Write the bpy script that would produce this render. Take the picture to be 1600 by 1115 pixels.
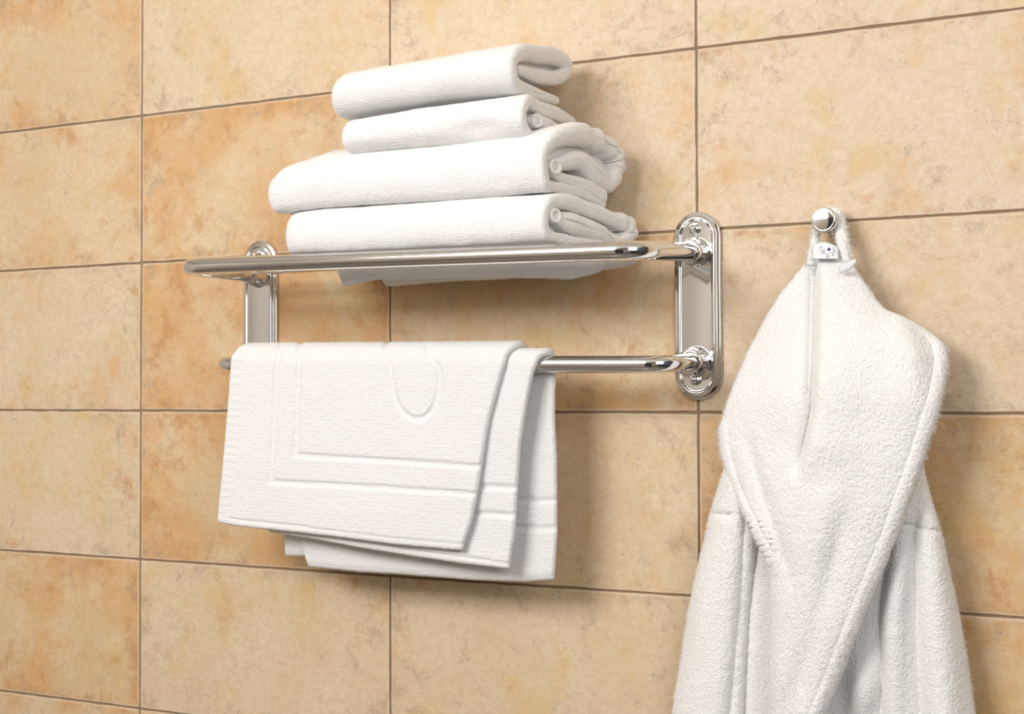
import bpy, math, random
import numpy as np
from mathutils import Vector, Matrix
random.seed(7); rng = np.random.default_rng(7)
scene = bpy.context.scene
for o in list(bpy.data.objects): bpy.data.objects.remove(o)
COL = scene.collection

# ------------------------------------------------------------------ camera
Z0 = 1.35                                   # height of the middle grout line above the floor
F_PX, RX, RY, RZ = 2278.29348, 0.0261473846, 0.00288587554, 0.491914969
CAM = np.array([1.37330323, -1.50006111, 0.0196699 + Z0])
def rot(rx, ry, rz):
    cx, sx = math.cos(rx), math.sin(rx); cy, sy = math.cos(ry), math.sin(ry); cz, sz = math.cos(rz), math.sin(rz)
    return (np.array([[cz, -sz, 0], [sz, cz, 0], [0, 0, 1]]) @ np.array([[1, 0, 0], [0, cx, -sx], [0, sx, cx]])
            @ np.array([[cy, 0, sy], [0, 1, 0], [-sy, 0, cy]]))
R = rot(RX, RY, RZ)
cam_data = bpy.data.cameras.new('camera'); cam = bpy.data.objects.new('camera', cam_data); COL.objects.link(cam)
m = Matrix.Identity(4)
for i in range(3):
    m[i][0] = R[i, 0]; m[i][1] = R[i, 2]; m[i][2] = -R[i, 1]; m[i][3] = CAM[i]
cam.matrix_world = m
cam_data.sensor_width = 36.0; cam_data.lens = F_PX / 1600 * 36; cam_data.clip_start = 0.01
scene.camera = cam

# ------------------------------------------------------------------ light and exposure
scene.view_settings.view_transform = 'Standard'; scene.view_settings.look = 'None'
scene.view_settings.gamma = 1.0; scene.view_settings.use_curve_mapping = False
scene.view_settings.exposure = -0.20
world = bpy.data.worlds.new('world'); scene.world = world; world.use_nodes = True
world.node_tree.nodes['Background'].inputs[0].default_value = (1, 0.97, 0.93, 1)
world.node_tree.nodes['Background'].inputs[1].default_value = 0.3
def area(name, loc, target, sx, sy, power, col):
    l = bpy.data.lights.new(name, 'AREA'); l.shape = 'RECTANGLE'; l.size = sx; l.size_y = sy
    l.energy = power; l.color = col
    o = bpy.data.objects.new(name, l); COL.objects.link(o); o.location = loc
    o.rotation_euler = (Vector(target) - Vector(loc)).to_track_quat('-Z', 'Y').to_euler()
    return o
area('ceiling_softlight', (0.12, -2.0, Z0 + 0.92), (0.75, 0, Z0 + 0.0), 1.0, 0.75, 44, (1, 0.99, 0.97))
area('room_fill', (-.7, -2.15, Z0 + 1.1), (-.7, -2.5, Z0 - .3), .4, .4, 11, (1, 0.98, 0.95))  # added fill: brightens the unseen front wall for the chrome to reflect
area('right_fill', (2.1, -1.5, Z0 + 0.6), (1.1, 0, Z0 + 0.25), 1.0, 1.0, 19, (1, 0.99, 0.97))  # added fill from out of frame on the right, no fixture there

# ------------------------------------------------------------------ helpers
def ray(px, py):
    return R @ np.array([(px - 800) / F_PX, 1.0, -(py - 557.5) / F_PX])
def at(px, py, d):                            # the point seen at (px, py), d metres off the wall
    v = ray(px, py); t = (-d - CAM[1]) / v[1]
    return CAM + t * v
def on_plane(px, py, P, n):
    v = ray(px, py); t = np.dot(P - CAM, n) / np.dot(v, n)
    return CAM + t * v
def interp(poly, q, axis=1):                  # poly [(x,y)..] -> value of the other coordinate at q
    a = sorted(poly, key=lambda p: p[axis]); ks = [p[axis] for p in a]; vs = [p[1 - axis] for p in a]
    return float(np.interp(q, ks, vs))
def smooth_interp(poly, q, axis=1, w=10):
    return sum(interp(poly, q + k * w, axis) * c for k, c in ((-2, .1), (-1, .2), (0, .4), (1, .2), (2, .1)))
def catmull(pts, n):
    P = np.array(pts, float); out = []
    for i in range(len(P) - 1):
        p0 = P[max(i - 1, 0)]; p1 = P[i]; p2 = P[i + 1]; p3 = P[min(i + 2, len(P) - 1)]
        for k in range(n):
            t = k / n
            out.append(0.5 * ((2 * p1) + (-p0 + p2) * t + (2 * p0 - 5 * p1 + 4 * p2 - p3) * t * t + (-p0 + 3 * p1 - 3 * p2 + p3) * t ** 3))
    out.append(P[-1]); return np.array(out)
def smoothstep(a, b, x):
    t = np.clip((x - a) / (b - a), 0, 1); return t * t * (3 - 2 * t)
# cheap smooth noise
_tab = rng.random((64, 64))
def vnoise(x, y):
    xi = math.floor(x); yi = math.floor(y); fx = x - xi; fy = y - yi
    fx = fx * fx * (3 - 2 * fx); fy = fy * fy * (3 - 2 * fy)
    a = _tab[xi % 64, yi % 64]; b = _tab[(xi + 1) % 64, yi % 64]; c = _tab[xi % 64, (yi + 1) % 64]; d = _tab[(xi + 1) % 64, (yi + 1) % 64]
    return (a * (1 - fx) + b * fx) * (1 - fy) + (c * (1 - fx) + d * fx) * fy - 0.5
class MB:
    def __init__(s): s.v = []; s.f = []; s.m = []; s.smooth = []
    def add(s, V, Fc, mi=0, smooth=True):
        b = len(s.v); s.v += [tuple(map(float, p)) for p in V]
        for f in Fc: s.f.append(tuple(i + b for i in f)); s.m.append(mi); s.smooth.append(smooth)
    def grid(s, G, closeu=False, closev=False, caps=False, mi=0):
        nu = len(G); nv = len(G[0]); V = [p for r in G for p in r]; Fc = []
        for i in range(nu if closeu else nu - 1):
            for j in range(nv if closev else nv - 1):
                i2 = (i + 1) % nu; j2 = (j + 1) % nv
                Fc.append((i * nv + j, i2 * nv + j, i2 * nv + j2, i * nv + j2))
        if caps: Fc.append(tuple(range(nv))); Fc.append(tuple((nu - 1) * nv + j for j in reversed(range(nv))))
        s.add(V, Fc, mi)
    def build(s, name, mats, parent=None, fix=True):
        me = bpy.data.meshes.new(name); me.from_pydata(s.v, [], s.f)
        for mt in (mats if isinstance(mats, (list, tuple)) else [mats]): me.materials.append(mt)
        me.polygons.foreach_set('material_index', s.m); me.polygons.foreach_set('use_smooth', s.smooth)
        me.update()
        if fix:
            import bmesh
            bm = bmesh.new(); bm.from_mesh(me); bmesh.ops.recalc_face_normals(bm, faces=bm.faces); bm.to_mesh(me); bm.free()
        o = bpy.data.objects.new(name, me); COL.objects.link(o)
        if parent is not None: o.parent = parent; o.matrix_parent_inverse = Matrix.Translation(-Vector(parent.location))
        return o
def tube(mb, path, rad, n=24, caps=True):
    P = [Vector(p) for p in path]; up = None; G = []
    for i, p in enumerate(P):
        t = (P[min(i + 1, len(P) - 1)] - P[max(i - 1, 0)]).normalized()
        if up is None: up = t.orthogonal().normalized()
        up = (up - t * up.dot(t)).normalized(); s = t.cross(up)
        r = rad[i] if isinstance(rad, (list, tuple, np.ndarray)) else rad
        G.append([p + (up * math.cos(a) + s * math.sin(a)) * r for a in [2 * math.pi * k / n for k in range(n)]])
    mb.grid(G, closev=True, caps=caps)
def lathe(mb, base, axis, prof, n=40):        # prof: (distance along axis, radius)
    A = Vector(axis).normalized(); u = A.orthogonal().normalized(); w = A.cross(u); B = Vector(base)
    G = [[B + A * h + (u * math.cos(a) + w * math.sin(a)) * max(r, 1e-5) for a in [2 * math.pi * k / n for k in range(n)]] for h, r in prof]
    mb.grid(G, closev=True, caps=True)
def thick_sheet(mb, C, T, rim=None):
    """C[u][v] centre surface, T[u][v] full thickness: closed shell with a rounded rim."""
    C = np.array(C, float); T = np.array(T, float); nu, nv = T.shape
    du = np.gradient(C, axis=0); dv = np.gradient(C, axis=1)
    N = np.cross(du, dv); N /= np.maximum(np.linalg.norm(N, axis=2, keepdims=True), 1e-12)
    A = C + N * T[..., None] / 2; B = C - N * T[..., None] / 2
    V = np.concatenate([A.reshape(-1, 3), B.reshape(-1, 3)]); off = nu * nv; Fc = []
    for i in range(nu - 1):
        for j in range(nv - 1):
            a, b, c, d = i * nv + j, (i + 1) * nv + j, (i + 1) * nv + j + 1, i * nv + j + 1
            Fc.append((a, b, c, d)); Fc.append((off + d, off + c, off + b, off + a))
    ring = [i * nv for i in range(nu)] + [(nu - 1) * nv + j for j in range(1, nv)] + [i * nv + nv - 1 for i in range(nu - 2, -1, -1)] + [j for j in range(nv - 2, 0, -1)]
    for k in range(len(ring)):
        a, b = ring[k], ring[(k + 1) % len(ring)]
        Fc.append((b, a, off + a, off + b))
    mb.add(V, Fc); return A, B, N
def rim_profile(n, step, t):                  # thickness factor for n samples spaced `step` metres, rounded at both ends
    e = np.minimum(np.arange(n), n - 1 - np.arange(n)) * step
    q = np.clip(1 - e / (t / 2), 0, 1); return np.sqrt(np.maximum(1 - q * q, 0.004))
def empty(name, loc):
    o = bpy.data.objects.new(name, None); COL.objects.link(o); o.location = loc; o.empty_display_size = 0.05; return o
def tag(o, label=None, cat=None, group=None, kind=None):
    if label: o['label'] = label
    if cat: o['category'] = cat
    if group: o['group'] = group
    if kind: o['kind'] = kind
    return o

# ------------------------------------------------------------------ materials
def new_mat(name):
    mt = bpy.data.materials.new(name); mt.use_nodes = True; nt = mt.node_tree
    return mt, nt, nt.nodes['Principled BSDF']
def nd(nt, typ, **kw):
    n = nt.nodes.new(typ)
    for k, v in kw.items():
        if k.startswith('i_'):
            key = k[2:]; key = int(key) if key.isdigit() else key.replace('_', ' ')
            n.inputs[key].default_value = v
        else: setattr(n, k, v)
    return n
def srgb(r, g, b):
    f = lambda c: ((c / 255 + 0.055) / 1.055) ** 2.4 if c > 10 else c / 255 / 12.92
    return (f(r), f(g), f(b), 1)
def math_n(nt, op, a, b=None, c=None, clamp=False):
    n = nt.nodes.new('ShaderNodeMath'); n.operation = op; n.use_clamp = clamp
    for i, x in enumerate((a, b, c)):
        if x is None: continue
        if isinstance(x, (int, float)): n.inputs[i].default_value = x
        else: nt.links.new(x, n.inputs[i])
    return n.outputs[0]
def mix(nt, fac, a, b, mode='MIX'):
    n = nt.nodes.new('ShaderNodeMix'); n.data_type = 'RGBA'; n.blend_type = mode
    for sock, x in ((n.inputs[0], fac), (n.inputs[6], a), (n.inputs[7], b)):
        if isinstance(x, (int, float, tuple)): sock.default_value = x
        else: nt.links.new(x, sock)
    return n.outputs[2]
def noise(nt, vec, scale, detail=6, rough=0.55, dist=0.0):
    n = nd(nt, 'ShaderNodeTexNoise'); n.inputs['Scale'].default_value = scale; n.inputs['Detail'].default_value = detail
    n.inputs['Roughness'].default_value = rough; n.inputs['Distortion'].default_value = dist
    nt.links.new(vec, n.inputs['Vector']); return n.outputs['Fac']
def ramp(nt, x, a, b):
    n = nd(nt, 'ShaderNodeMapRange', interpolation_type='SMOOTHSTEP'); n.inputs[1].default_value = a; n.inputs[2].default_value = b
    nt.links.new(x, n.inputs[0]); return n.outputs[0]

def tile_material():
    mt, nt, bs = new_mat('glazed_rustic_tile'); L = nt.links
    tc = nd(nt, 'ShaderNodeTexCoord'); att = nd(nt, 'ShaderNodeAttribute', attribute_name='tone'); uv = nd(nt, 'ShaderNodeUVMap', uv_map='tile_uv')
    sep = nd(nt, 'ShaderNodeSeparateColor'); L.new(att.outputs['Color'], sep.inputs[0])
    warm, pale, rnd = sep.outputs
    # every tile has its own print: shift the noise by the tile's random number
    sh = nd(nt, 'ShaderNodeCombineXYZ'); L.new(math_n(nt, 'MULTIPLY', rnd, 37.0), sh.inputs[0]); L.new(math_n(nt, 'MULTIPLY', rnd, 91.0), sh.inputs[1])
    L.new(math_n(nt, 'MULTIPLY', rnd, 13.0), sh.inputs[2])
    va = nd(nt, 'ShaderNodeVectorMath', operation='ADD'); L.new(tc.outputs['Object'], va.inputs[0]); L.new(sh.outputs[0], va.inputs[1]); v = va.outputs[0]
    sx = nd(nt, 'ShaderNodeSeparateXYZ'); L.new(uv.outputs[0], sx.inputs[0])
    def edge(c):   # 1 at the tile's rim
        return math_n(nt, 'ABSOLUTE', math_n(nt, 'MULTIPLY_ADD', c, 2.0, -1.0))
    ex = math_n(nt, 'POWER', edge(sx.outputs[0]), 4.0); ey = math_n(nt, 'POWER', edge(sx.outputs[1]), 3.0)
    em = math_n(nt, 'MAXIMUM', ex, ey)
    big = noise(nt, v, 8, 6, .65, .1); mid = noise(nt, v, 24, 8, .72, .15); fine = noise(nt, v, 110, 5, .65); vfine = noise(nt, v, 420, 3, .6)
    col = mix(nt, ramp(nt, big, .38, .62), srgb(221, 190, 150), srgb(229, 207, 172))
    col = mix(nt, pale, col, srgb(229, 212, 189))
    # yellow wash
    col = mix(nt, math_n(nt, 'MULTIPLY', ramp(nt, noise(nt, v, 11, 5, .6, .3), .52, .7), .65), col, srgb(222, 188, 124))
    # orange wash
    of = math_n(nt, 'ADD', math_n(nt, 'MULTIPLY', noise(nt, v, 10, 8, .7, .15), 1.0), math_n(nt, 'MULTIPLY', em, .07))
    of = ramp(nt, math_n(nt, 'ADD', of, math_n(nt, 'MULTIPLY_ADD', warm, .26, -.14)), .46, .70)
    col = mix(nt, math_n(nt, 'MULTIPLY', of, .75), col, srgb(219, 166, 106))
    # brown burn marks
    bf = ramp(nt, math_n(nt, 'ADD', math_n(nt, 'ADD', mid, math_n(nt, 'MULTIPLY', em, .10)), math_n(nt, 'MULTIPLY_ADD', warm, .12, -.07)), .57, .72)
    col = mix(nt, math_n(nt, 'MULTIPLY', bf, .6), col, srgb(192, 128, 72))
    # grey smudges mostly near the rims
    gf = ramp(nt, math_n(nt, 'ADD', noise(nt, v, 30, 9, .8, .3), math_n(nt, 'MULTIPLY', em, .08)), .56, .70)
    col = mix(nt, math_n(nt, 'MULTIPLY', gf, .6), col, srgb(163, 143, 124))
    # pits and flecks
    pf = ramp(nt, noise(nt, v, 90, 7, .8, .6), .63, .70)
    col = mix(nt, math_n(nt, 'MULTIPLY', pf, .62), col, srgb(140, 105, 72))
    col = mix(nt, math_n(nt, 'MULTIPLY', ramp(nt, fine, .35, .7), .30), col, srgb(203, 163, 116))
    col = mix(nt, math_n(nt, 'MULTIPLY', ramp(nt, vfine, .42, .66), .30), col, srgb(212, 178, 136))
    ck = ramp(nt, math_n(nt, 'ABSOLUTE', math_n(nt, 'ADD', noise(nt, v, 34, 7, .7, .3), -.5)), .012, .0)
    ck = math_n(nt, 'MULTIPLY', ck, ramp(nt, noise(nt, v, 19, 3, .5),   .54, .64))
    col = mix(nt, math_n(nt, 'MULTIPLY', ck, .45), col, srgb(140, 112, 88))
    # thin pale arris along the rim
    rim = ramp(nt, math_n(nt, 'MAXIMUM', math_n(nt, 'POWER', edge(sx.outputs[0]), 2.0), edge(sx.outputs[1])), .965, .985)
    col = mix(nt, math_n(nt, 'MULTIPLY', rim, .55), col, srgb(228, 205, 178))
    hs = nd(nt, 'ShaderNodeHueSaturation'); hs.inputs['Saturation'].default_value = TILE_SAT; hs.inputs['Value'].default_value = TILE_VAL
    L.new(col, hs.inputs['Color']); L.new(hs.outputs[0], bs.inputs['Base Color'])
    bs.inputs['Roughness'].default_value = .5; bs.inputs['Specular IOR Level'].default_value = .35
    bp = nd(nt, 'ShaderNodeBump'); bp.inputs['Strength'].default_value = .55; bp.inputs['Distance'].default_value = .0016
    h = math_n(nt, 'ADD', math_n(nt, 'ADD', fine, math_n(nt, 'MULTIPLY', vfine, .5)), math_n(nt, 'MULTIPLY', mid, 1.5))
    L.new(h, bp.inputs['Height']); L.new(bp.outputs[0], bs.inputs['Normal'])
    return mt
TILE_SAT, TILE_VAL = 1.0, .93
def grout_material():
    mt, nt, bs = new_mat('grout'); tc = nd(nt, 'ShaderNodeTexCoord')
    c = mix(nt, noise(nt, tc.outputs['Object'], 60, 4), srgb(128, 108, 84), srgb(158, 138, 112)); nt.links.new(c, bs.inputs['Base Color'])
    bs.inputs['Roughness'].default_value = .9; return mt
def terry_material(name, col=(.86, .85, .84, 1), rib=0.0, scale=520, strength=.5, dist=.0012):
    mt, nt, bs = new_mat(name); L = nt.links; tc = nd(nt, 'ShaderNodeTexCoord'); v = tc.outputs['Object']
    n1 = noise(nt, v, scale, 3, .6); n2 = noise(nt, v, scale * .3, 4, .6); vo = nd(nt, 'ShaderNodeTexVoronoi'); vo.inputs['Scale'].default_value = scale * 1.2
    L.new(v, vo.inputs['Vector'])
    h = math_n(nt, 'ADD', math_n(nt, 'ADD', n1, math_n(nt, 'MULTIPLY', n2, 1.2)), math_n(nt, 'MULTIPLY', vo.outputs['Distance'], -.8))
    if rib:
        w = nd(nt, 'ShaderNodeTexWave', wave_type='BANDS', bands_direction='X' if rib > 0 else 'Z'); w.inputs['Scale'].default_value = abs(rib); w.inputs['Distortion'].default_value = 3.0
        w.inputs['Detail'].default_value = 2; w.inputs['Detail Scale'].default_value = 4; L.new(v, w.inputs['Vector']); h = math_n(nt, 'ADD', h, math_n(nt, 'MULTIPLY', w.outputs['Fac'], .18))
    bp = nd(nt, 'ShaderNodeBump'); bp.inputs['Strength'].default_value = strength; bp.inputs['Distance'].default_value = dist
    L.new(h, bp.inputs['Height']); L.new(bp.outputs[0], bs.inputs['Normal'])
    bs.inputs['Base Color'].default_value = col; bs.inputs['Roughness'].default_value = .95; bs.inputs['Specular IOR Level'].default_value = .1
    bs.inputs['Sheen Weight'].default_value = .25; bs.inputs['Sheen Roughness'].default_value = .6
    return mt
def plain(name, col, rough=.6, metal=0.0, spec=.5):
    mt, nt, bs = new_mat(name); bs.inputs['Roughness'].default_value = rough; bs.inputs['Metallic'].default_value = metal; bs.inputs['Specular IOR Level'].default_value = spec
    tc = nd(nt, 'ShaderNodeTexCoord'); c = mix(nt, noise(nt, tc.outputs['Object'], 8, 3), tuple(x * .97 for x in col[:3]) + (1,), col); nt.links.new(c, bs.inputs['Base Color'])
    return mt
M_TILE = tile_material(); M_GROUT = grout_material()
M_TERRY = terry_material('white_terry_towelling', rib=-120, scale=480, strength=.6)
M_MAT = terry_material('white_bath_mat_terry', (.82, .815, .805, 1), rib=-75, scale=420)
M_ROBE = terry_material('white_robe_terry', (.875, .865, .85, 1), scale=360, strength=.65, dist=.0016)
M_HEM = terry_material('flat_woven_hem', (.88, .87, .86, 1), rib=60, scale=900, strength=.3, dist=.0008)
M_CHROME = plain('polished_chrome', (.80, .80, .80, 1), .075, 1.0)
M_ROOM = plain('painted_plaster', (.76, .73, .68, 1), .8); M_CEIL = plain('white_ceiling_paint', (.85, .84, .82, 1), .8)
M_FLOOR = plain('dark_floor_tile', (.22, .20, .18, 1), .3); M_SLATE = plain('dark_slate_paint', (.05, .06, .08, 1), .6)
M_LABEL = plain('white_satin_label', (.8, .82, .86, 1), .4); M_INK = plain('navy_ink', (.01, .015, .12, 1), .5)

# ------------------------------------------------------------------ the tiled wall and the room
TW, TH, GAP = .4, .2, .0014
X0r, X1r, YR = -1.6, 2.4, -2.6
TONES = {  # (column, row): warm, pale      row 0 = just above the middle grout line
    (-1, 2): (.5, .3), (0, 2): (.1, .6), (1, 2): (.1, .8), (2, 2): (.1, .85),
    (-1, 1): (.45, .3), (0, 1): (.8, .1), (1, 1): (.2, .7), (2, 1): (.3, .85),
    (-1, 0): (.25, .6), (0, 0): (.95, .0), (1, 0): (.6, .1), (2, 0): (.15, .7),
    (-1, -1): (.1, .5), (0, -1): (.75, .0), (1, -1): (.1, .4), (2, -1): (.75, .2),
    (-1, -2): (.75, .0), (0, -2): (.1, .5), (1, -2): (.1, .5), (2, -2): (.7, .0),
    (-1, -3): (.4, .3), (0, -3): (.3, .3), (1, -3): (.2, .4)}
def build_wall():
    V = []; Fc = []; mi = []; tone = []; uvs = []
    def quadgrout(xa, xb, za, zb):
        b = len(V); V.extend([(xa, .0022, za), (xb, .0022, za), (xb, .0022, zb), (xa, .0022, zb)]); Fc.append((b, b + 1, b + 2, b + 3)); mi.append(1)
        tone.append((0, 0, 0, 1)); uvs.append([(0, 0)] * 4)
    quadgrout(X0r, X1r, 0, 2.5)
    for c in range(-4, 6):
        for r in range(-7, 6):
            xa = c * TW + GAP; xb = (c + 1) * TW - GAP; za = Z0 + r * TH + GAP; zb = Z0 + (r + 1) * TH - GAP
            xa = max(xa, X0r); xb = min(xb, X1r); za = max(za, 0); zb = min(zb, 2.5)
            if xb - xa < .01 or zb - za < .01: continue
            ne = 46 if (-2 < c < 4 and -4 < r < 4) else 2; outl = []
            def edge(p, q, n, out):
                for k in range(n):
                    t = k / n; j = (vnoise(p[0] * 97 + q[1] * 31 + t * n * .55, c * 3.1 + r * 7.7) * .0011 if 0 < k else 0) * (1 if ne > 2 else 0)
                    j -= .0009 * max(0, 1 - min(t, 1 - t) / .02) * .6
                    outl.append((p[0] + (q[0] - p[0]) * t + out[0] * j, p[1] + (q[1] - p[1]) * t + out[1] * j))
            edge((xa, za), (xb, za), ne, (0, -1)); edge((xb, za), (xb, zb), ne // 2, (1, 0)); edge((xb, zb), (xa, zb), ne, (0, 1)); edge((xa, zb), (xa, za), ne // 2, (-1, 0))
            cx, cz = (xa + xb) / 2, (za + zb) / 2; b = len(V); n = len(outl)
            lv = 0.0
            for (ins, y) in ((0, .004), (0, .0008 + lv), (.0006, .0002 + lv), (.0014, lv)):
                for (x, z) in outl: V.append((x - math.copysign(min(ins, abs(x - cx)), x - cx), y, z - math.copysign(min(ins, abs(z - cz)), z - cz)))
            w, p = TONES.get((c, r), (random.random() * .8, random.random() * .6)); rd = random.random(); tn = (w, p, rd, 1)
            def addf(f):
                Fc.append(f); mi.append(0); tone.append(tn)
                uvs.append([((V[i][0] - xa) / (xb - xa), (V[i][2] - za) / (zb - za)) for i in f])
            for k in range(3):
                for i in range(n):
                    addf((b + k * n + i, b + k * n + (i + 1) % n, b + (k + 1) * n + (i + 1) % n, b + (k + 1) * n + i))
            addf(tuple(b + 3 * n + i for i in range(n)))
    me = bpy.data.meshes.new('wall_back'); me.from_pydata(V, [], Fc); me.materials.append(M_TILE); me.materials.append(M_GROUT)
    me.polygons.foreach_set('material_index', mi)
    ca = me.color_attributes.new('tone', 'FLOAT_COLOR', 'CORNER'); ul = me.uv_layers.new(name='tile_uv'); k = 0
    for fi, f in enumerate(Fc):
        for j in range(len(f)): ca.data[k].color = tone[fi]; ul.data[k].uv = uvs[fi][j]; k += 1
    me.update()
    o = bpy.data.objects.new('wall_back', me); COL.objects.link(o); tag(o, kind='structure')
    return o
build_wall()
def slab(name, lo, hi, mt):
    mb = MB(); (a, b, c), (d, e, f) = lo, hi
    mb.add([(a, b, c), (d, b, c), (d, e, c), (a, e, c), (a, b, f), (d, b, f), (d, e, f), (a, e, f)],
           [(0, 3, 2, 1), (4, 5, 6, 7), (0, 1, 5, 4), (1, 2, 6, 5), (2, 3, 7, 6), (3, 0, 4, 7)], smooth=False)
    return tag(mb.build(name, mt), kind='structure')
slab('floor', (X0r, YR, -.1), (X1r, .1, 0), M_FLOOR); slab('ceiling', (X0r, YR, 2.5), (X1r, .1, 2.6), M_CEIL)
slab('wall_left', (X0r - .1, YR, -.1), (X0r, .1, 2.6), M_ROOM); slab('wall_right', (X1r, YR, -.1), (X1r + .1, .1, 2.6), M_SLATE)
slab('wall_front', (X0r - .1, YR - .1, -.1), (X1r + .1, YR, 2.6), M_ROOM)
slab('dark_reflection_panel_1', (.55, YR - .02, 0), (1.40, YR + .03, 2.05), M_SLATE)  # added dark panel behind the camera, gives the chrome dark reflections

# ------------------------------------------------------------------ towel rack
PLZ, PLH, PLW = Z0 + .1165, .2055, .054            # plate centre, height, width
XL, XR = .2045, .8015
rack = empty('towel_rack', ((XL + XR) / 2, -.004, Z0 + .1165))
tag(rack, 'chrome wall rack with a towel shelf above and a towel bar below', 'towel rack')
def plate(xc):
    prof = [(0, .0), (0, .0035), (.0006, .0046), (.0016, .0052), (.0042, .0054), (.0050, .0060), (.0054, .0078), (.0062, .0088), (.0074, .0092), (.0084, .0088),
            (.0090, .0078), (.0094, .0073), (.0104, .0072)]
    mb = MB(); G = []; hw = PLW / 2; hs = PLH / 2 - hw
    def ring(ins, y):
        r = hw - ins; out = []
        for k in range(33): a = math.pi * k / 32; out.append((xc + r * math.cos(a), -y, PLZ + hs + r * math.sin(a)))
        for k in range(33): a = math.pi + math.pi * k / 32; out.append((xc + r * math.cos(a), -y, PLZ - hs + r * math.sin(a)))
        return out
    for ins, y in prof: G.append(ring(ins, y))
    mb.grid(G, closev=True, caps=True)
    p = mb.build('wall_plate', M_CHROME, rack)
    for z in (PLZ + .0835, PLZ - .0805):
        s = MB(); lathe(s, (xc - .0015, -.0070, z), (0, -1, 0), [(0, .0062), (.001, .0064), (.0022, .0060), (.0028, .0050), (.0045, .0050), (.0068, .0047), (.0086, .0036), (.0097, .0018), (.01, 0)], 32)
        s.build('screw_cap', M_CHROME, p)
    return p
plate(XL); plate(XR)
def socket(xc, z, tilt=0):
    s = MB(); lathe(s, (xc, -.0070, z), (0, -1, tilt), [(0, .0165), (.0015, .0163), (.004, .0148), (.008, .0136), (.014, .0130), (.0215, .0128), (.0225, .0122), (.0225, .010)], 40)
    s.build('socket', M_CHROME, rack)
def frame_path(zl, zr, zfl, zfr, dl, rc=.034, out=.0):
    pts = []
    a = np.array([XL, -.010, zl]); b = np.array([XL - out, -dl, zfl]); c = np.array([XR + out, -dl, zfr]); e = np.array([XR, -.010, zr])
    def corner(p, q, r_):
        u = (p - q) / np.linalg.norm(p - q); w = (r_ - q) / np.linalg.norm(r_ - q); s = q + u * rc; f = q + w * rc
        return [tuple(s + 0 * u)] + [tuple((1 - t) ** 2 * s + 2 * t * (1 - t) * (q * .92 + .04 * s + .04 * f) + t * t * f) for t in [k / 16 for k in range(1, 16)]] + [tuple(f)]
    for k in range(10): pts.append(tuple(a + (b - a) * k / 10 * (1 - rc / np.linalg.norm(b - a))))
    pts += corner(a, b, c)
    s, f = np.array(pts[-1]), c + (b - c) / np.linalg.norm(b - c) * rc
    for k in range(1, 24): pts.append(tuple(s + (f - s) * k / 24))
    pts += corner(b, c, e)
    s = np.array(pts[-1])
    for k in range(1, 11): pts.append(tuple(s + (e - s) * k / 10))
    return pts
ZU, ZUF_L, ZUF_R = Z0 + .1745, Z0 + .1735, Z0 + .1640
ZL_, ZLF_L, ZLF_R = Z0 + .0560, Z0 + .0590, Z0 + .0510
DU, DL = .158, .090
for xc in (XL, XR): socket(xc, ZU); socket(xc, ZL_)
mb = MB(); tube(mb, frame_path(ZU, ZU, ZUF_L, ZUF_R, DU), .0100, 32); mb.build('shelf_frame', M_CHROME, rack)
mb = MB(); tube(mb, frame_path(ZL_, ZL_, ZLF_L, ZLF_R, DL, rc=.03), .0092, 32); mb.build('towel_bar', M_CHROME, rack)
for d in (.055, .105):
    f = (d - .01) / (DU - .01); mb = MB()
    tube(mb, [(XL, -d, ZU + (ZUF_L - ZU) * f), (XR, -d, ZU + (ZUF_R - ZU) * f)], .0035, 16); mb.build('shelf_rod', M_CHROME, rack)

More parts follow.
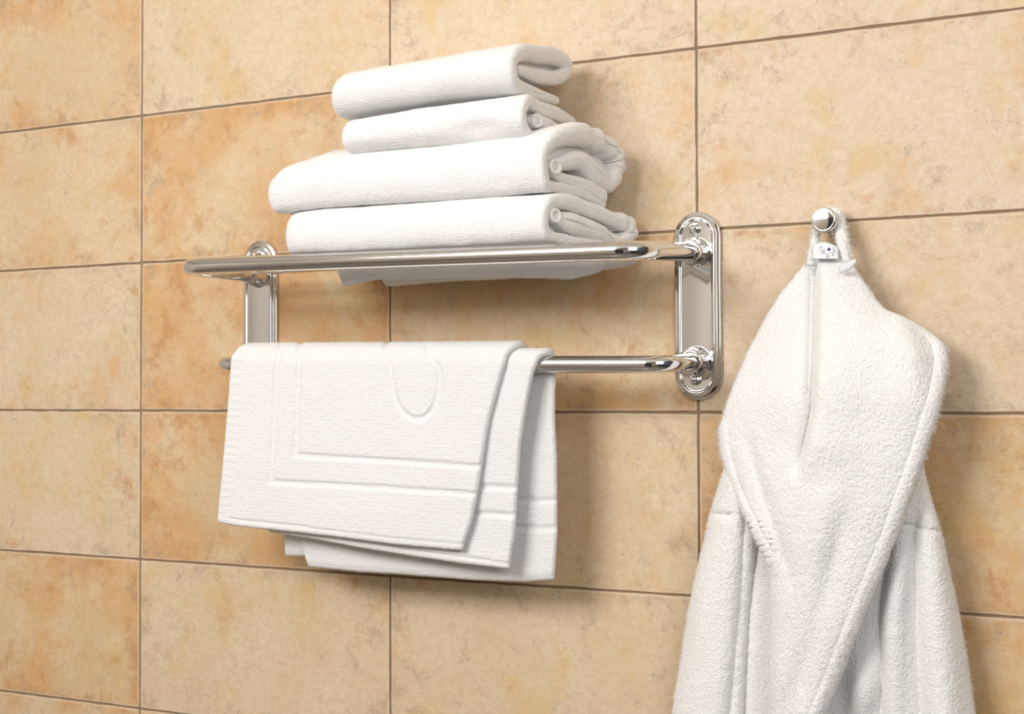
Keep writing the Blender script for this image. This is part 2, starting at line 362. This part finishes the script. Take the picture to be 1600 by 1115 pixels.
# ------------------------------------------------------------------ folded towels
def add_mod(o, voxel=.0019, sm=2):
    for nm, size, st in (('rumple', .035, .0022), ('pile', .0036, .0008)):
        t = bpy.data.textures.new(o.name + nm, 'CLOUDS'); t.noise_scale = size; t.noise_depth = 2
        d = o.modifiers.new(nm, 'DISPLACE'); d.texture = t; d.strength = st; d.mid_level = .5; d.texture_coords = 'GLOBAL'
PXM = .00066                                        # metres per pixel at the stack
def towel(name, label, paths, xf, xb, df, db, top, bot, extra=None, closeup=.9, dent=None, cores=(), rings=(), pleat=None):
    """paths: centre lines (px, py, half thickness px) of the cloth as seen on the folded end"""
    ym = (top[0][1] + bot[0][1]) / 2
    Pf = at(xf, ym, df); Pb = at(xb, ym, db); t = Pb - Pf; nrm = np.array([t[1], -t[0], 0.0])
    xr = top[0][0]; xl = top[-1][0]
    zt0 = at(xr, interp(top, xr, 0), df)[2]; zb0 = at(xr, interp(bot, xr, 0), df)[2]
    Xf = Pf[0]; slope = (Pb[0] - Pf[0]) / (df - db)
    Xl = at(xl, ym, df)[0]; dc = (df + db) / 2 + .01
    mb = MB()
    for path, core in [(p_, 0.0) for p_ in paths] + [(p_, .010) for p_ in cores]:
        c = catmull(path, 9); C = []
        if pleat and path is paths[0]:
            for q_ in range(len(c)):
                w_ = smoothstep(pleat[0] * 9, pleat[0] * 9 + 5, q_) * (1 - smoothstep(pleat[1] * 9 - 5, pleat[1] * 9, q_)); c[q_, 2] += pleat[2] * w_ * math.sin(q_ * 1.05)
        for x, y, r in c: p = on_plane(x, y, Pf, nrm); C.append((-p[1], p[2], r * PXM * .98))
        C = np.array(C); n = len(C)
        T = np.gradient(C[:, :2], axis=0); T /= np.linalg.norm(T, axis=1, keepdims=True); Nn = np.stack([-T[:, 1], T[:, 0]], 1)
        ns = 140; G = []
        for s in range(ns + 12):
            if s < 12: a = s / 12; tt = 0; rs = math.sin(a * math.pi / 2) * .9 + .1; bul = (1 - math.cos(a * math.pi / 2)) ; rsc = rs; shift = (1 - bul) * 1.0
            else: tt = (s - 12) / (ns - 1); rsc = 1; shift = 0
            loop = []
            def section():
                for i in range(n): loop.append((C[i, 0] + Nn[i, 0] * C[i, 2] * rsc, C[i, 1] + Nn[i, 1] * C[i, 2] * rsc, C[i, 0], C[i, 2]))
                for k in range(1, 6):
                    an = math.pi * k / 6; q = (Nn[-1] * math.cos(an) + T[-1] * math.sin(an)) * C[-1, 2] * rsc
                    loop.append((C[-1, 0] + q[0], C[-1, 1] + q[1], C[-1, 0], C[-1, 2]))
                for i in range(n - 1, -1, -1): loop.append((C[i, 0] - Nn[i, 0] * C[i, 2] * rsc, C[i, 1] - Nn[i, 1] * C[i, 2] * rsc, C[i, 0], C[i, 2]))
                for k in range(1, 6):
                    an = math.pi * k / 6; q = (-Nn[0] * math.cos(an) - T[0] * math.sin(an)) * C[0, 2] * rsc
                    loop.append((C[0, 0] + q[0], C[0, 1] + q[1], C[0, 0], C[0, 2]))
            section()
            Xs = Xf + (Xl - Xf) * tt
            # silhouette of the front at this station
            px = xr + (xl - xr) * tt
            zt = at(px, smooth_interp(top, px, 0, 4), df)[2]; zb = at(px, smooth_interp(bot, px, 0, 4), df)[2]
            k = 1.0 if tt < closeup else math.sqrt(max(1 - ((tt - closeup) / (1 - closeup)) ** 2, .02))
            row = []
            for (d, z, dcl, rr) in loop:
                X = Xs - core * (1 - tt) + slope * (df - dcl) * (1 - tt) + (shift * rr * (.8 if not core else .25) if s < 12 else 0)
                zz = zb + (z - zb0) / (zt0 - zb0) * (zt - zb)
                dd = dc + (d - dc) * k
                if dent and d > dc: zc_ = at(dent[0], dent[1], df)[2]; dd -= dent[3] * math.exp(-((px - dent[0]) / dent[2]) ** 2 - ((zz - zc_) / .010) ** 2)
                row.append((X, -max(dd, .006), zz))
            G.append(row)
        mb.grid(G, closev=True, caps=True)
    if extra: extra(mb)
    o = mb.build('folded_towel', M_TERRY, None)
    for (rx_, ry_, rr_) in rings:                    # the little rolled hem seen inside the fold
        p = on_plane(rx_, ry_, Pf, nrm) + np.array([.0062, 0, 0]); q_ = rr_ * PXM; hm = MB()
        lathe(hm, p - np.array([.012, -.003, 0]), (1, -.35, .05), [(0, .0008), (.004, q_ * .45), (.011, q_ * .5), (.0125, q_ * .62), (.0132, q_ * .78), (.0128, q_ * .95), (.0112, q_), (.004, q_), (0, q_ * .9)], 28)
        hm.build('rolled_hem', M_HEM, o)
    add_mod(o); tag(o, label, 'towel', 'folded towels stacked on the rack shelf'); return o
T1 = ([[(868, 157, 8), (836, 147, 11), (807, 134, 13), (798, 116, 12), (799, 94, 12), (812, 82, 15), (840, 85, 16), (868, 89, 15), (884, 104, 14), (872, 121, 13), (842, 119, 13), (812, 110, 9)]],
      800, 884, .150, .035, [(795, 60), (740, 70), (640, 88), (560, 102), (530, 108), (512, 125), (507, 150)], [(795, 152), (700, 157), (600, 172), (545, 182), (522, 188), (510, 170), (507, 150)])
T2 = ([[(893, 190, 9), (866, 177, 12), (838, 167, 11), (822, 158, 11), (814, 175, 10), (816, 196, 10), (832, 212, 8), (880, 222, 8)],
       [(886, 212, 10), (862, 200, 12), (843, 190, 11), (830, 189, 7)]],
      816, 895, .152, .035, [(812, 140), (760, 146), (640, 165), (560, 178), (530, 184), (522, 205)], [(812, 214), (700, 225), (600, 232), (540, 240), (525, 225), (522, 205)])
T3 = ([[(940, 318, 8), (912, 302, 10), (880, 294, 9), (855, 290, 10), (848, 275, 11), (846, 250, 11), (853, 229, 13), (872, 214, 17), (902, 210, 20), (935, 222, 19), (960, 241, 17), (963, 265, 16), (950, 288, 14), (929, 272, 19), (905, 251, 17), (882, 253, 14), (863, 259, 9)],
       [(864, 271, 7), (885, 281, 10), (912, 291, 13), (938, 306, 14)]],
      848, 966, .156, .030, [(850, 199), (800, 209), (700, 222), (600, 232), (500, 240), (440, 258), (408, 275), (400, 294)], [(850, 303), (700, 315), (600, 320), (500, 326), (430, 335), (408, 320), (400, 294)])
T4 = ([[(885, 372, 7), (866, 370, 9), (851, 362, 11), (848, 338, 11), (857, 318, 12), (882, 315, 14), (931, 332, 13), (956, 343, 13), (979, 350, 15), (985, 367, 12), (962, 376, 10), (931, 362, 15), (890, 348, 18), (868, 340, 11)],
       [(872, 373, 8), (905, 378, 9), (960, 384, 9)]],
      849, 982, .158, .025, [(850, 301), (750, 306), (600, 318), (500, 325), (440, 332), (428, 365)], [(850, 383), (700, 391), (560, 398), (445, 402), (432, 392), (428, 365)])
def sag(mb):                                         # the lower layers sinking between the shelf rods
    for d, topy, low, t in ((.118, 388, [(524, 412), (538, 446), (590, 436), (680, 434), (760, 433), (850, 434), (893, 436), (935, 425), (944, 412)], .006),
                            (.075, 392, [(585, 412), (604, 447), (690, 440), (800, 434), (900, 428), (950, 420), (985, 413), (998, 402)], .006)):
        x0, x1 = low[0][0], low[-1][0]; nu = 90; nv = 12; C = []
        for i in range(nu):
            px = x0 + (x1 - x0) * i / (nu - 1); yb = interp(low, px, 0); row = []
            for j in range(nv):
                s = j / (nv - 1); y = yb + (topy - yb) * s
                row.append(at(px, y, d + (.012 * (1 - s) ** 2 if d > .1 else -.0) - .012 * (1 - s) ** 2 * 2))
            C.append(row)
        C = np.array(C); T = np.full((nu, nv), t) * rim_profile(nu, .0032, t)[:, None]; T[:, 0] *= .3
        thick_sheet(mb, C, T)
towel('t', 'bottom towel of the white stack, resting on the chrome shelf and sagging through it', *T4, extra=sag, cores=[[(862, 341, 16), (900, 348, 17), (965, 364, 14)]], rings=[(862, 338, 12)], pleat=(7, 11, 1.6))
towel('t', 'widest folded white towel, second from the bottom of the stack', *T3, cores=[[(862, 250, 20), (905, 240, 24), (948, 262, 22)]], rings=[(862, 262, 13)], pleat=(8, 12, 2.2))
towel('t', 'short white folded towel second from the top, dented near its right end', *T2, dent=(750, 203, 34, .007), cores=[[(826, 184, 15), (850, 190, 16), (885, 204, 12)]], rings=[(833, 190, 12)])
towel('t', 'white folded towel lying on the very top of the stack', *T1, cores=[[(812, 98, 15), (845, 103, 17), (876, 106, 14)]])

# ------------------------------------------------------------------ bath mat over the bar
def seg_dist(x, y, pl):
    best = 1e9
    for (ax, ay), (bx, by) in zip(pl[:-1], pl[1:]):
        vx, vy = bx - ax, by - ay; t = max(0, min(1, ((x - ax) * vx + (y - ay) * vy) / (vx * vx + vy * vy + 1e-9)))
        best = min(best, math.hypot(x - ax - vx * t, y - ay - vy * t))
    return best
FOOT = [tuple(p) for p in catmull([(604, 536), (609, 560), (613, 590), (618, 618), (632, 643), (655, 654), (674, 645), (686, 622), (690, 598), (686, 578), (676, 560), (668, 545)], 6)]
G1 = [[(438, 545), (432, 640), (426, 752)], [(426, 752), (520, 757), (640, 764), (750, 772)], [(470, 541), (467, 640), (465, 711)], [(465, 711), (560, 716), (660, 722), (755, 729)], FOOT]
G2 = [[(700, 755), (815, 762)], [(700, 798), (812, 805)]]
G3 = [[(700, 778), (880, 782)], [(700, 822), (880, 825)]]
def bar_axis(X, D=DL):                               # towel bar centre at X
    f = (X - XL) / (XR - XL); return -D, ZLF_L + (ZLF_R - ZLF_L) * f
def drape(mb, left, right, bottom, RR, t, grooves, d0, d1, rear, NU, yt=576, rub=0.0):
    """front flap traced by its left/right/bottom edges, over the bar, then a rear flap."""
    nf, na = 130, 22; C = []; T = []
    rl, rr_, rb, rd0, rd1 = rear
    for i in range(NU):
        u = i / (NU - 1); row = []; tr = []
        # front flap, bottom to top
        xb0 = interp(left, 1e4); xb1 = interp(right, 1e4); xb = xb0 + (xb1 - xb0) * u; yb = interp(bottom, xb, 0)
        for j in range(nf):
            s = j / (nf - 1); y = yb + (yt - yb) * s
            q = yt + (max(p[1] for p in left) - yt) * (1 - s); xl = smooth_interp(left, q, w=6)
            q = yt + (max(p[1] for p in right) - yt) * (1 - s); xr = smooth_interp(right, q, w=6)
            x = xl + (xr - xl) * u
            d = d1 + (d0 - d1) * smoothstep(0, 1, s) + .0035 * vnoise(x / 60, y / 90) * (1 - s)
            g = 0
            for k, pl in enumerate(grooves): g = max(g, 1 - smoothstep(3.0, 5.0, seg_dist(x, y, pl)))
            if abs(x - xl) < 25 and rub: g = max(g, .6 * (1 - smoothstep(20, 25, x - xl)))
            if rub is not None and (y > yb - 9): g = max(g, .45)
            if g < 1 and y > yb - 12 and y < yb - 9: g = max(g, .8)
            row.append(at(x, y, d))
            if rub and x - xl < 20: g += .10 * math.sin(y * .55)
            tr.append(t * (1 - .52 * g))
        X = row[-1][0]; yc, zc = bar_axis(X)
        # height mismatch between traced top and bar centre is blended out
        p = np.array(row[-1]); dz = zc - p[2]
        for j in range(nf):
            s = smoothstep(.75, 1, j / (nf - 1)); row[j] = row[j] + np.array([0, (yc - RR - p[1]) * s, dz * s])
        g_top = 0
        for a in range(1, na):
            an = math.pi * a / na; pt = np.array([X + .010 * smoothstep(0, 1.7, an), yc - RR * math.cos(an), zc + RR * math.sin(an)])
            # same grooves over the top
            v = np.linalg.solve(R, pt - CAM); qx = 800 + F_PX * v[0] / v[1]; qy = 557.5 - F_PX * v[2] / v[1]; g = 0
            if an < 2.2:
                for pl in grooves: g = max(g, 1 - smoothstep(2.6, 5.2, seg_dist(qx, qy, pl)))
            row.append(pt); tr.append(t * (1 - .52 * g))
        nr = 90
        P_last = np.array([X + .010, yc + RR, zc])
        for j in range(nr):
            s = j / (nr - 1)
            px_l = interp(rl, 600 + (max(p_[1] for p_ in rl) - 600) * s); px_r = interp(rr_, 600 + (max(p_[1] for p_ in rr_) - 600) * s)
            x = px_l + (px_r - px_l) * u; ybot = interp(rb, x, 0); y = 585 + (ybot - 585) * s
            d = rd0 + (rd1 - rd0) * s; tgt = at(x, y, d)
            k = smoothstep(0, .25, s); base = P_last + np.array([0, 0, -s * .2])
            q_ = base * (1 - k) + tgt * k
            g = 0
            for pl in G3: g = max(g, 1 - smoothstep(3.0, 5.0, seg_dist(x, y, pl)))
            if y > ybot - 9: g = .45
            row.append(q_); tr.append(t * (1 - .52 * g))
        C.append(row); T.append(tr)
    C = np.array(C); T = np.array(T)
    T *= rim_profile(NU, .0022, t)[:, None]
    ev = rim_profile(T.shape[1], .0018, t)[None, :]; T *= ev
    thick_sheet(mb, C, T)
mb = MB()
# outer folded half: visible front panel with the footprint border
drape(mb, [(362, 560), (359, 600), (354, 660), (348, 730), (343, 780), (340, 817)],
      [(795, 560), (780, 605), (766, 650), (757, 700), (748, 760), (738, 812), (722, 858)],
      [(340, 816), (372, 822), (430, 828), (520, 838), (620, 851), (722, 860)], DL * 0 + .0215, .0085, G1, .1115, .112,
      ([(445, 600), (446, 868)], [(800, 600), (800, 868)], [(440, 868), (850, 880)], .069, .066), 190, rub=1.0)
# inner half: right strip of it shows, its rear flap hangs behind the bar
drape(mb, [(420, 560), (420, 830)],
      [(846, 560), (832, 595), (822, 640), (814, 690), (809, 760), (805, 830), (796, 886)],
      [(415, 830), (480, 840), (560, 855), (640, 868), (720, 880), (797, 889)], .0135, .0085, G2, .1035, .100,
      ([(440, 600), (470, 845), (482, 888)], [(858, 600), (866, 650), (870, 720), (871, 830), (866, 900)], [(470, 884), (560, 893), (640, 898), (740, 906), (820, 909), (870, 905)], .0765, .072), 190, rub=0)
mat_o = mb.build('bath_mat', M_MAT)
for nm, size, st in (('pile', .0035, .0009),):
    t = bpy.data.textures.new('mat_' + nm, 'CLOUDS'); t.noise_scale = size; t.noise_depth = 2
    d = mat_o.modifiers.new(nm, 'DISPLACE'); d.texture = t; d.strength = st; d.mid_level = .5; d.texture_coords = 'GLOBAL'
tag(mat_o, 'white bath mat with border and footprint outline, folded over the lower chrome bar', 'bath mat')

# ------------------------------------------------------------------ robe hook
HB = at(1304, 350, 0)
hook = empty('robe_hook', tuple(HB)); tag(hook, 'small round chrome robe hook on the tiles above the hanging bathrobe', 'hook')
HX, HZ = HB[0], HB[2]
s = MB(); lathe(s, (HX, 0, HZ), (0, -1, 0), [(0, .0125), (.003, .0125), (.004, .0115), (.004, .006), (.032, .006)], 40); s.build('stem', M_CHROME, hook)
s = MB(); lathe(s, (HX, -.030, HZ), (0, -1, 0), [(0, .006), (.001, .0118), (.003, .0132), (.009, .0132), (.0105, .0129), (.0113, .0122), (.0116, .0112), (.0114, .0106), (.0116, .0098), (.0119, .0070), (.0121, .0035), (.01215, 0)], 48); s.build('knob', M_CHROME, hook)

# ------------------------------------------------------------------ bathrobe
robe = empty('bathrobe', tuple(at(1300, 420, .03))); tag(robe, 'white fluffy terry bathrobe hanging by its loop from the round hook', 'bathrobe')
def tufts(mb, A, N, density, length, width=.00045, sel=None):
    """short pile loops standing off a surface grid"""
    nu, nv, _ = A.shape; V = []; Fc = []
    cnt = int(density)
    ii = rng.random(cnt) * (nu - 1.001); jj = rng.random(cnt) * (nv - 1.001)
    if sel == 'rim':
        e = rng.random(cnt) < .5; jj = np.where(e, rng.random(cnt) * 2.0, nv - 1.001 - rng.random(cnt) * 2.0)
    for a, b in zip(ii, jj):
        i, j = int(a), int(b); p = A[i, j] + (A[i + 1, j] - A[i, j]) * (a - i) + (A[i, j + 1] - A[i, j]) * (b - j); n = N[i, j]
        if sel == 'rim':
            side = A[i, min(j + 1, nv - 1)] - A[i, max(j - 1, 0)]; side = side / (np.linalg.norm(side) + 1e-9) * (1 if b > nv / 2 else -1)
            n = n * rng.random() * .8 + side; n /= np.linalg.norm(n)
        dr = n + rng.normal(0, .45, 3) + np.array([0, 0, -.35]); dr /= np.linalg.norm(dr); l = length * (.6 + rng.random() * .7)
        w = np.cross(dr, rng.normal(0, 1, 3)); w *= width / (np.linalg.norm(w) + 1e-9); bend = rng.normal(0, .3, 3) * l + np.array([0, 0, -.25 * l])
        k = len(V); V += [p - w, p + w, p + dr * l * .6 + w, p + dr * l * .6 - w, p + dr * l + bend]
        Fc += [(k, k + 1, k + 2, k + 3), (k + 3, k + 2, k + 4)]
    mb.add(V, Fc)
def panel(name, left, right, y0, y1, depth, t, nu, nv, tuft=0, parent=None, w=8, mt=None, tl=.0030, edge_drop=None, side=1):
    """rows from y0 (top) to y1; left/right outlines; depth(px, py, u, s) metres off the wall for the OUTER face"""
    mb = MB(); C = []; T = []
    for i in range(nu):
        s = i / (nu - 1); y = y0 + (y1 - y0) * s; xl = smooth_interp(left, y, w=w); xr = smooth_interp(right, y, w=w); row = []; tr = []
        step = (xr - xl) / (nv - 1) * PXM
        rp = rim_profile(nv, max(step, 1e-5), t)
        for j in range(nv):
            u = j / (nv - 1); x = xl + (xr - xl) * u
            x += 1.2 * vnoise(x / 9, y / 9)
            row.append(at(x, y, depth(x, y, u, s) - t / 2)); tr.append(t * rp[j])
        C.append(row); T.append(tr)
    C = np.array(C); T = np.array(T); T *= rim_profile(nu, (y1 - y0) / (nu - 1) * PXM, t)[:, None]
    A, B, N = thick_sheet(mb, C, T)
    front = A if A[:, :, 1].mean() < B[:, :, 1].mean() else B; Nf = N if front is A else -N
    if tuft: tufts(mb, front, Nf, int(tuft * .3), tl * .4, .00015); tufts(mb, front, Nf, nu * 16, tl * 1.1, .0002, sel='rim')
    o = mb.build(name, mt or M_ROBE, parent or robe, fix=not tuft)
    tx = bpy.data.textures.new(name + '_pile', 'CLOUDS'); tx.noise_scale = .0032; tx.noise_depth = 2
    d = o.modifiers.new('pile', 'DISPLACE'); d.texture = tx; d.strength = .0014; d.mid_level = .5; d.texture_coords = 'GLOBAL'
    return o
def bump(x, c, w): return math.exp(-((x - c) / w) ** 2)
YB = 1500
# body behind everything
def d_body(x, y, u, s):
    d = .050 + .004 * vnoise(x / 40, y / 200)
    d += .012 * bump(x, 1255, 25) + .016 * bump(x, 1350, 20) * bump(y, 1075, 45) - .012 * bump(x, 1372, 6) * bump(y, 1085, 30)
    d -= .012 * (1 - smoothstep(0, .12, u)); return d
panel('robe_body', [(1165, 700), (1160, 900), (1150, 1115), (1140, 1500)], [(1420, 700), (1410, 900), (1400, 1115), (1410, 1500)], 720, YB, d_body, .012, 170, 90, 9000)
# sleeves
def tubeprof(u, p=.5): return math.sqrt(max(1 - (2 * u - 1) ** 2, 0)) ** p
def d_sl(x, y, u, s):
    d = .030 + .040 * tubeprof(u, .9); xc = np.interp(y, [760, 830, 1115, 1500], [1135, 1132, 1108, 1100])
    d -= .005 * bump(x, xc + 30, 7) ; d += .004 * bump(x, xc + 46, 12); d -= .006 * bump(y, 803, 4) * (1 - smoothstep(.3, .6, u))
    return d + .003 * vnoise(x / 25, y / 120)
panel('sleeve', [(1152, 690), (1143, 712), (1132, 740), (1118, 785), (1109, 815), (1107, 830), (1092, 890), (1077, 960), (1065, 1040), (1053, 1115), (1046, 1200), (1030, 1500)],
      [(1175, 690), (1180, 760), (1183, 845), (1174, 900), (1167, 960), (1163, 1040), (1160, 1115), (1158, 1500)], 695, YB, d_sl, .012, 220, 70, 16000)
def d_sr(x, y, u, s):
    d = .028 + .034 * tubeprof(u, 1.0)
    xr = np.interp(y, [740, 830, 960, 1115, 1500], [1425, 1412, 1395, 1395, 1400]); xv = np.interp(y, [740, 830, 960, 1115, 1500], [1432, 1425, 1432, 1440, 1455])
    d += .012 * bump(x, xr, 14) - .014 * bump(x, xv, 16) + .007 * bump(x, xv + 38, 20)
    sy = 815 + (x - 1408) * .3; d -= .004 * bump(y, sy, 3.5)
    return d + .003 * vnoise(x / 25 + 9, y / 120)
panel('sleeve', [(1410, 700), (1400, 800), (1385, 880), (1372, 935), (1372, 1000), (1377, 1060), (1380, 1115), (1390, 1500)],
      [(1432, 700), (1441, 740), (1453, 785), (1463, 815), (1468, 835), (1480, 890), (1495, 960), (1508, 1030), (1520, 1115), (1545, 1300), (1560, 1500)], 705, YB, d_sr, .012, 220, 90, 17000)
# hood and shawl collar in front
CR = [(1322, 398), (1330, 410), (1346, 440), (1370, 475), (1385, 491), (1420, 505), (1455, 526), (1474, 542), (1479, 560), (1472, 606), (1457, 664), (1442, 712), (1425, 760), (1400, 832), (1375, 893), (1350, 952), (1330, 1002), (1310, 1055), (1292, 1098), (1285, 1115), (1240, 1220), (1212, 1290)]
CL = [(1268, 398), (1261, 410), (1246, 430), (1216, 470), (1190, 515), (1171, 552), (1150, 600), (1135, 642), (1126, 672), (1128, 700), (1140, 747), (1159, 792), (1176, 828), (1196, 866), (1207, 900), (1208, 1000), (1205, 1115), (1203, 1290)]
def d_col(x, y, u, s):
    xl = interp(CL, y); xr = interp(CR, y)
    d = .042 + .045 * smoothstep(400, 640, y) + .006 * smoothstep(640, 800, y)
    # roundness across
    d += .022 * (tubeprof(min(max((x - xl) / (xr - xl), 0), 1), .8) - .7) * smoothstep(400, 500, y)
    # deep centre crease
    xc = np.interp(y, [400, 430, 560, 640, 710, 760], [1281, 1281, 1278, 1274, 1259, 1250]); k = smoothstep(400, 450, y) * (1 - smoothstep(690, 760, y))
    dx = x - xc
    d -= k * .026 * (math.exp(-(dx / 15.0) ** 2) if dx < 0 else math.exp(-dx / 3.0))
    d += k * .008 * smoothstep(0, 14, dx) * (1 - smoothstep(14, 110, dx))
    d -= k * .005 * bump(dx, -20, 3.0) * (1 - smoothstep(560, 650, y))
    # left front slopes back
    d -= .020 * smoothstep(0, 1, (xc - x) / 140) * smoothstep(430, 560, y) * (1 - smoothstep(760, 900, y))
    # the hood corner folds away behind the right ridge
    rx = np.interp(y, [440, 490, 560, 700, 900, 1115], [1350, 1392, 1420, 1418, 1350, 1270]); d -= .016 * smoothstep(0, 45, x - rx) * (1 - smoothstep(560, 680, y)) * smoothstep(470, 500, y)
    # long soft folds in the lower part
    a = y - .55 * (x - 1200)
    d += .006 * bump(x, np.interp(y, [750, 900, 1115], [1290, 1285, 1250]), 26) * smoothstep(700, 850, y) - .008 * bump(x, np.interp(y, [700, 850, 1000, 1115], [1330, 1305, 1270, 1235]), 22) * smoothstep(760, 880, y)
    d -= .005 * bump(x, np.interp(y, [650, 740, 820, 900], [1165, 1188, 1215, 1240]), 12) * smoothstep(640, 720, y) * (1 - smoothstep(860, 950, y))
    # turned hems
    kh = smoothstep(500, 560, y); d += kh * (.0022 * (1 - smoothstep(14, 21, xr - x)) - .0028 * bump(xr - x, 22, 2.5))
    kl = smoothstep(650, 690, y) * (1 - smoothstep(810, 895, y)); d += kl * (.0018 * (1 - smoothstep(12, 17, x - xl)) - .0026 * bump(x - xl, 18, 2.5)) + kl * .002 * math.sin(y * .7) * bump(x - xl, 12, 12) * smoothstep(790, 830, y)
    if y > 880: d -= .006 * (1 - smoothstep(0, 18, x - xl))
    return d + .004 * vnoise(x / 45, y / 70)
panel('hood_collar', CL, CR, 400, 1290, d_col, .013, 430, 200, 95000, w=3)
# hanging loop
def px_tube(name, pts, mt, tuft=0, parent=robe):
    c = catmull(pts, 8); mb = MB(); P = [at(x, y, d) for x, y, r, d in c]; rad = [r * PXM for x, y, r, d in c]
    tube(mb, P, rad, 16)
    if tuft:
        V = []; Fc = []
        for _ in range(tuft):
            k = rng.integers(0, len(P)); dr = rng.normal(0, 1, 3); dr /= np.linalg.norm(dr); p = P[k] + dr * rad[k] * .85 + rng.normal(0, .001, 3); l = .0030 * (.5 + rng.random())
            w_ = np.cross(dr, rng.normal(0, 1, 3)); w_ *= .00035 / np.linalg.norm(w_); q = len(V)
            V += [p - w_, p + w_, p + dr * l + rng.normal(0, .0006, 3)]; Fc.append((q, q + 1, q + 2))
        mb.add(V, Fc)
    return mb.build(name, mt, parent, fix=False)
px_tube('hanging_loop', [(1268, 415, 8, .040), (1271, 390, 7, .036), (1275, 365, 6, .026), (1282, 345, 7, .022), (1295, 333, 8, .020), (1308, 337, 10, .020), (1313, 358, 10, .026), (1318, 385, 10, .034), (1321, 412, 10, .038)], M_ROBE, 4000)
# printed care label and small blank tag
lab = MB(); C = []
for i in range(24):
    u = i / 23; row = []
    for j in range(14):
        v = j / 13; x = 1270 + 40 * u; yt = 383 - 6 * math.sin(u * math.pi * .9) + 6 * u * u; y = yt + (404 - yt) * v
        row.append(at(x, y, .041 + .010 * v + .003 * math.sin(u * 3.1)))
    C.append(row)
thick_sheet(lab, C, np.full((24, 14), .0006)); label_o = lab.build('care_label', M_LABEL, robe); label_o['label'] = 'white satin care label with navy print'
ink = MB()
def ink_at(x, y):
    u = (x - 1270) / 40; yt = 383 - 6 * math.sin(u * math.pi * .9) + 6 * u * u; v = (y - yt) / (404 - yt)
    return at(x, y, .041 + .010 * v + .003 * math.sin(u * 3.1) + .0006)
def ink_poly(pts): ink.add([ink_at(*p) for p in pts], [tuple(range(len(pts)))], smooth=False)
ink_poly([(1292.5, 391.5), (1294.5, 386), (1298.5, 389.5), (1296.5, 391.5)])
def glyph(x, y, s, strokes, ang=0):
    for (ax, ay, bx, by) in strokes:
        ca, sa = math.cos(ang), math.sin(ang); f = lambda p, q: (x + (p * ca - q * sa) * s, y + (p * sa + q * ca) * s)
        dx, dy = bx - ax, by - ay; l = math.hypot(dx, dy); nx, ny = -dy / l * .11, dx / l * .11
        ink_poly([f(ax + nx, ay + ny), f(bx + nx, by + ny), f(bx - nx, by - ny), f(ax - nx, ay - ny)])
S1 = [(.1, 0, .9, 0), (.9, 0, .9, 1), (.9, 1, .1, 1), (.1, 1, .1, 0)]; S2 = [(0, 0, .8, 0), (.4, 0, .4, 1)]; S3 = [(0, 1, .4, 0), (.4, 0, .8, 1), (.2, .6, .6, .6)]
for k, (x, y) in enumerate([(1280.5, 385.5), (1283.3, 385), (1282.5, 391), (1285.3, 390), (1288, 389.6), (1284, 394), (1287, 393.4), (1290.5, 397), (1293, 395.5), (1291.5, 400), (1294.2, 399.2), (1299.5, 393), (1300.5, 396.5), (1301.5, 389), (1303.5, 391)]):
    glyph(x, y, 2.2, (S1, S2, S3)[k % 3], .15)
io = ink.build('care_symbols', M_INK, label_o, fix=False)
tg = MB(); C = []
for i in range(14):
    u = i / 13; row = []
    for j in range(10):
        v = j / 9; a = np.array([1312, 424]) * (1 - u) + np.array([1337, 407]) * u; wdt = 12 * math.sin(math.pi * (.18 + .74 * (1 - u)) ) * (1 - .2 * u)
        x = a[0] + wdt * .35 * (v - .3); y = a[1] + wdt * (v - .45); row.append(at(x, y, .056 + .006 * u + .002 * math.sin(v * 3)))
    C.append(row)
thick_sheet(tg, C, np.full((14, 10), .0008)); tg.build('blank_tag', M_LABEL, robe)
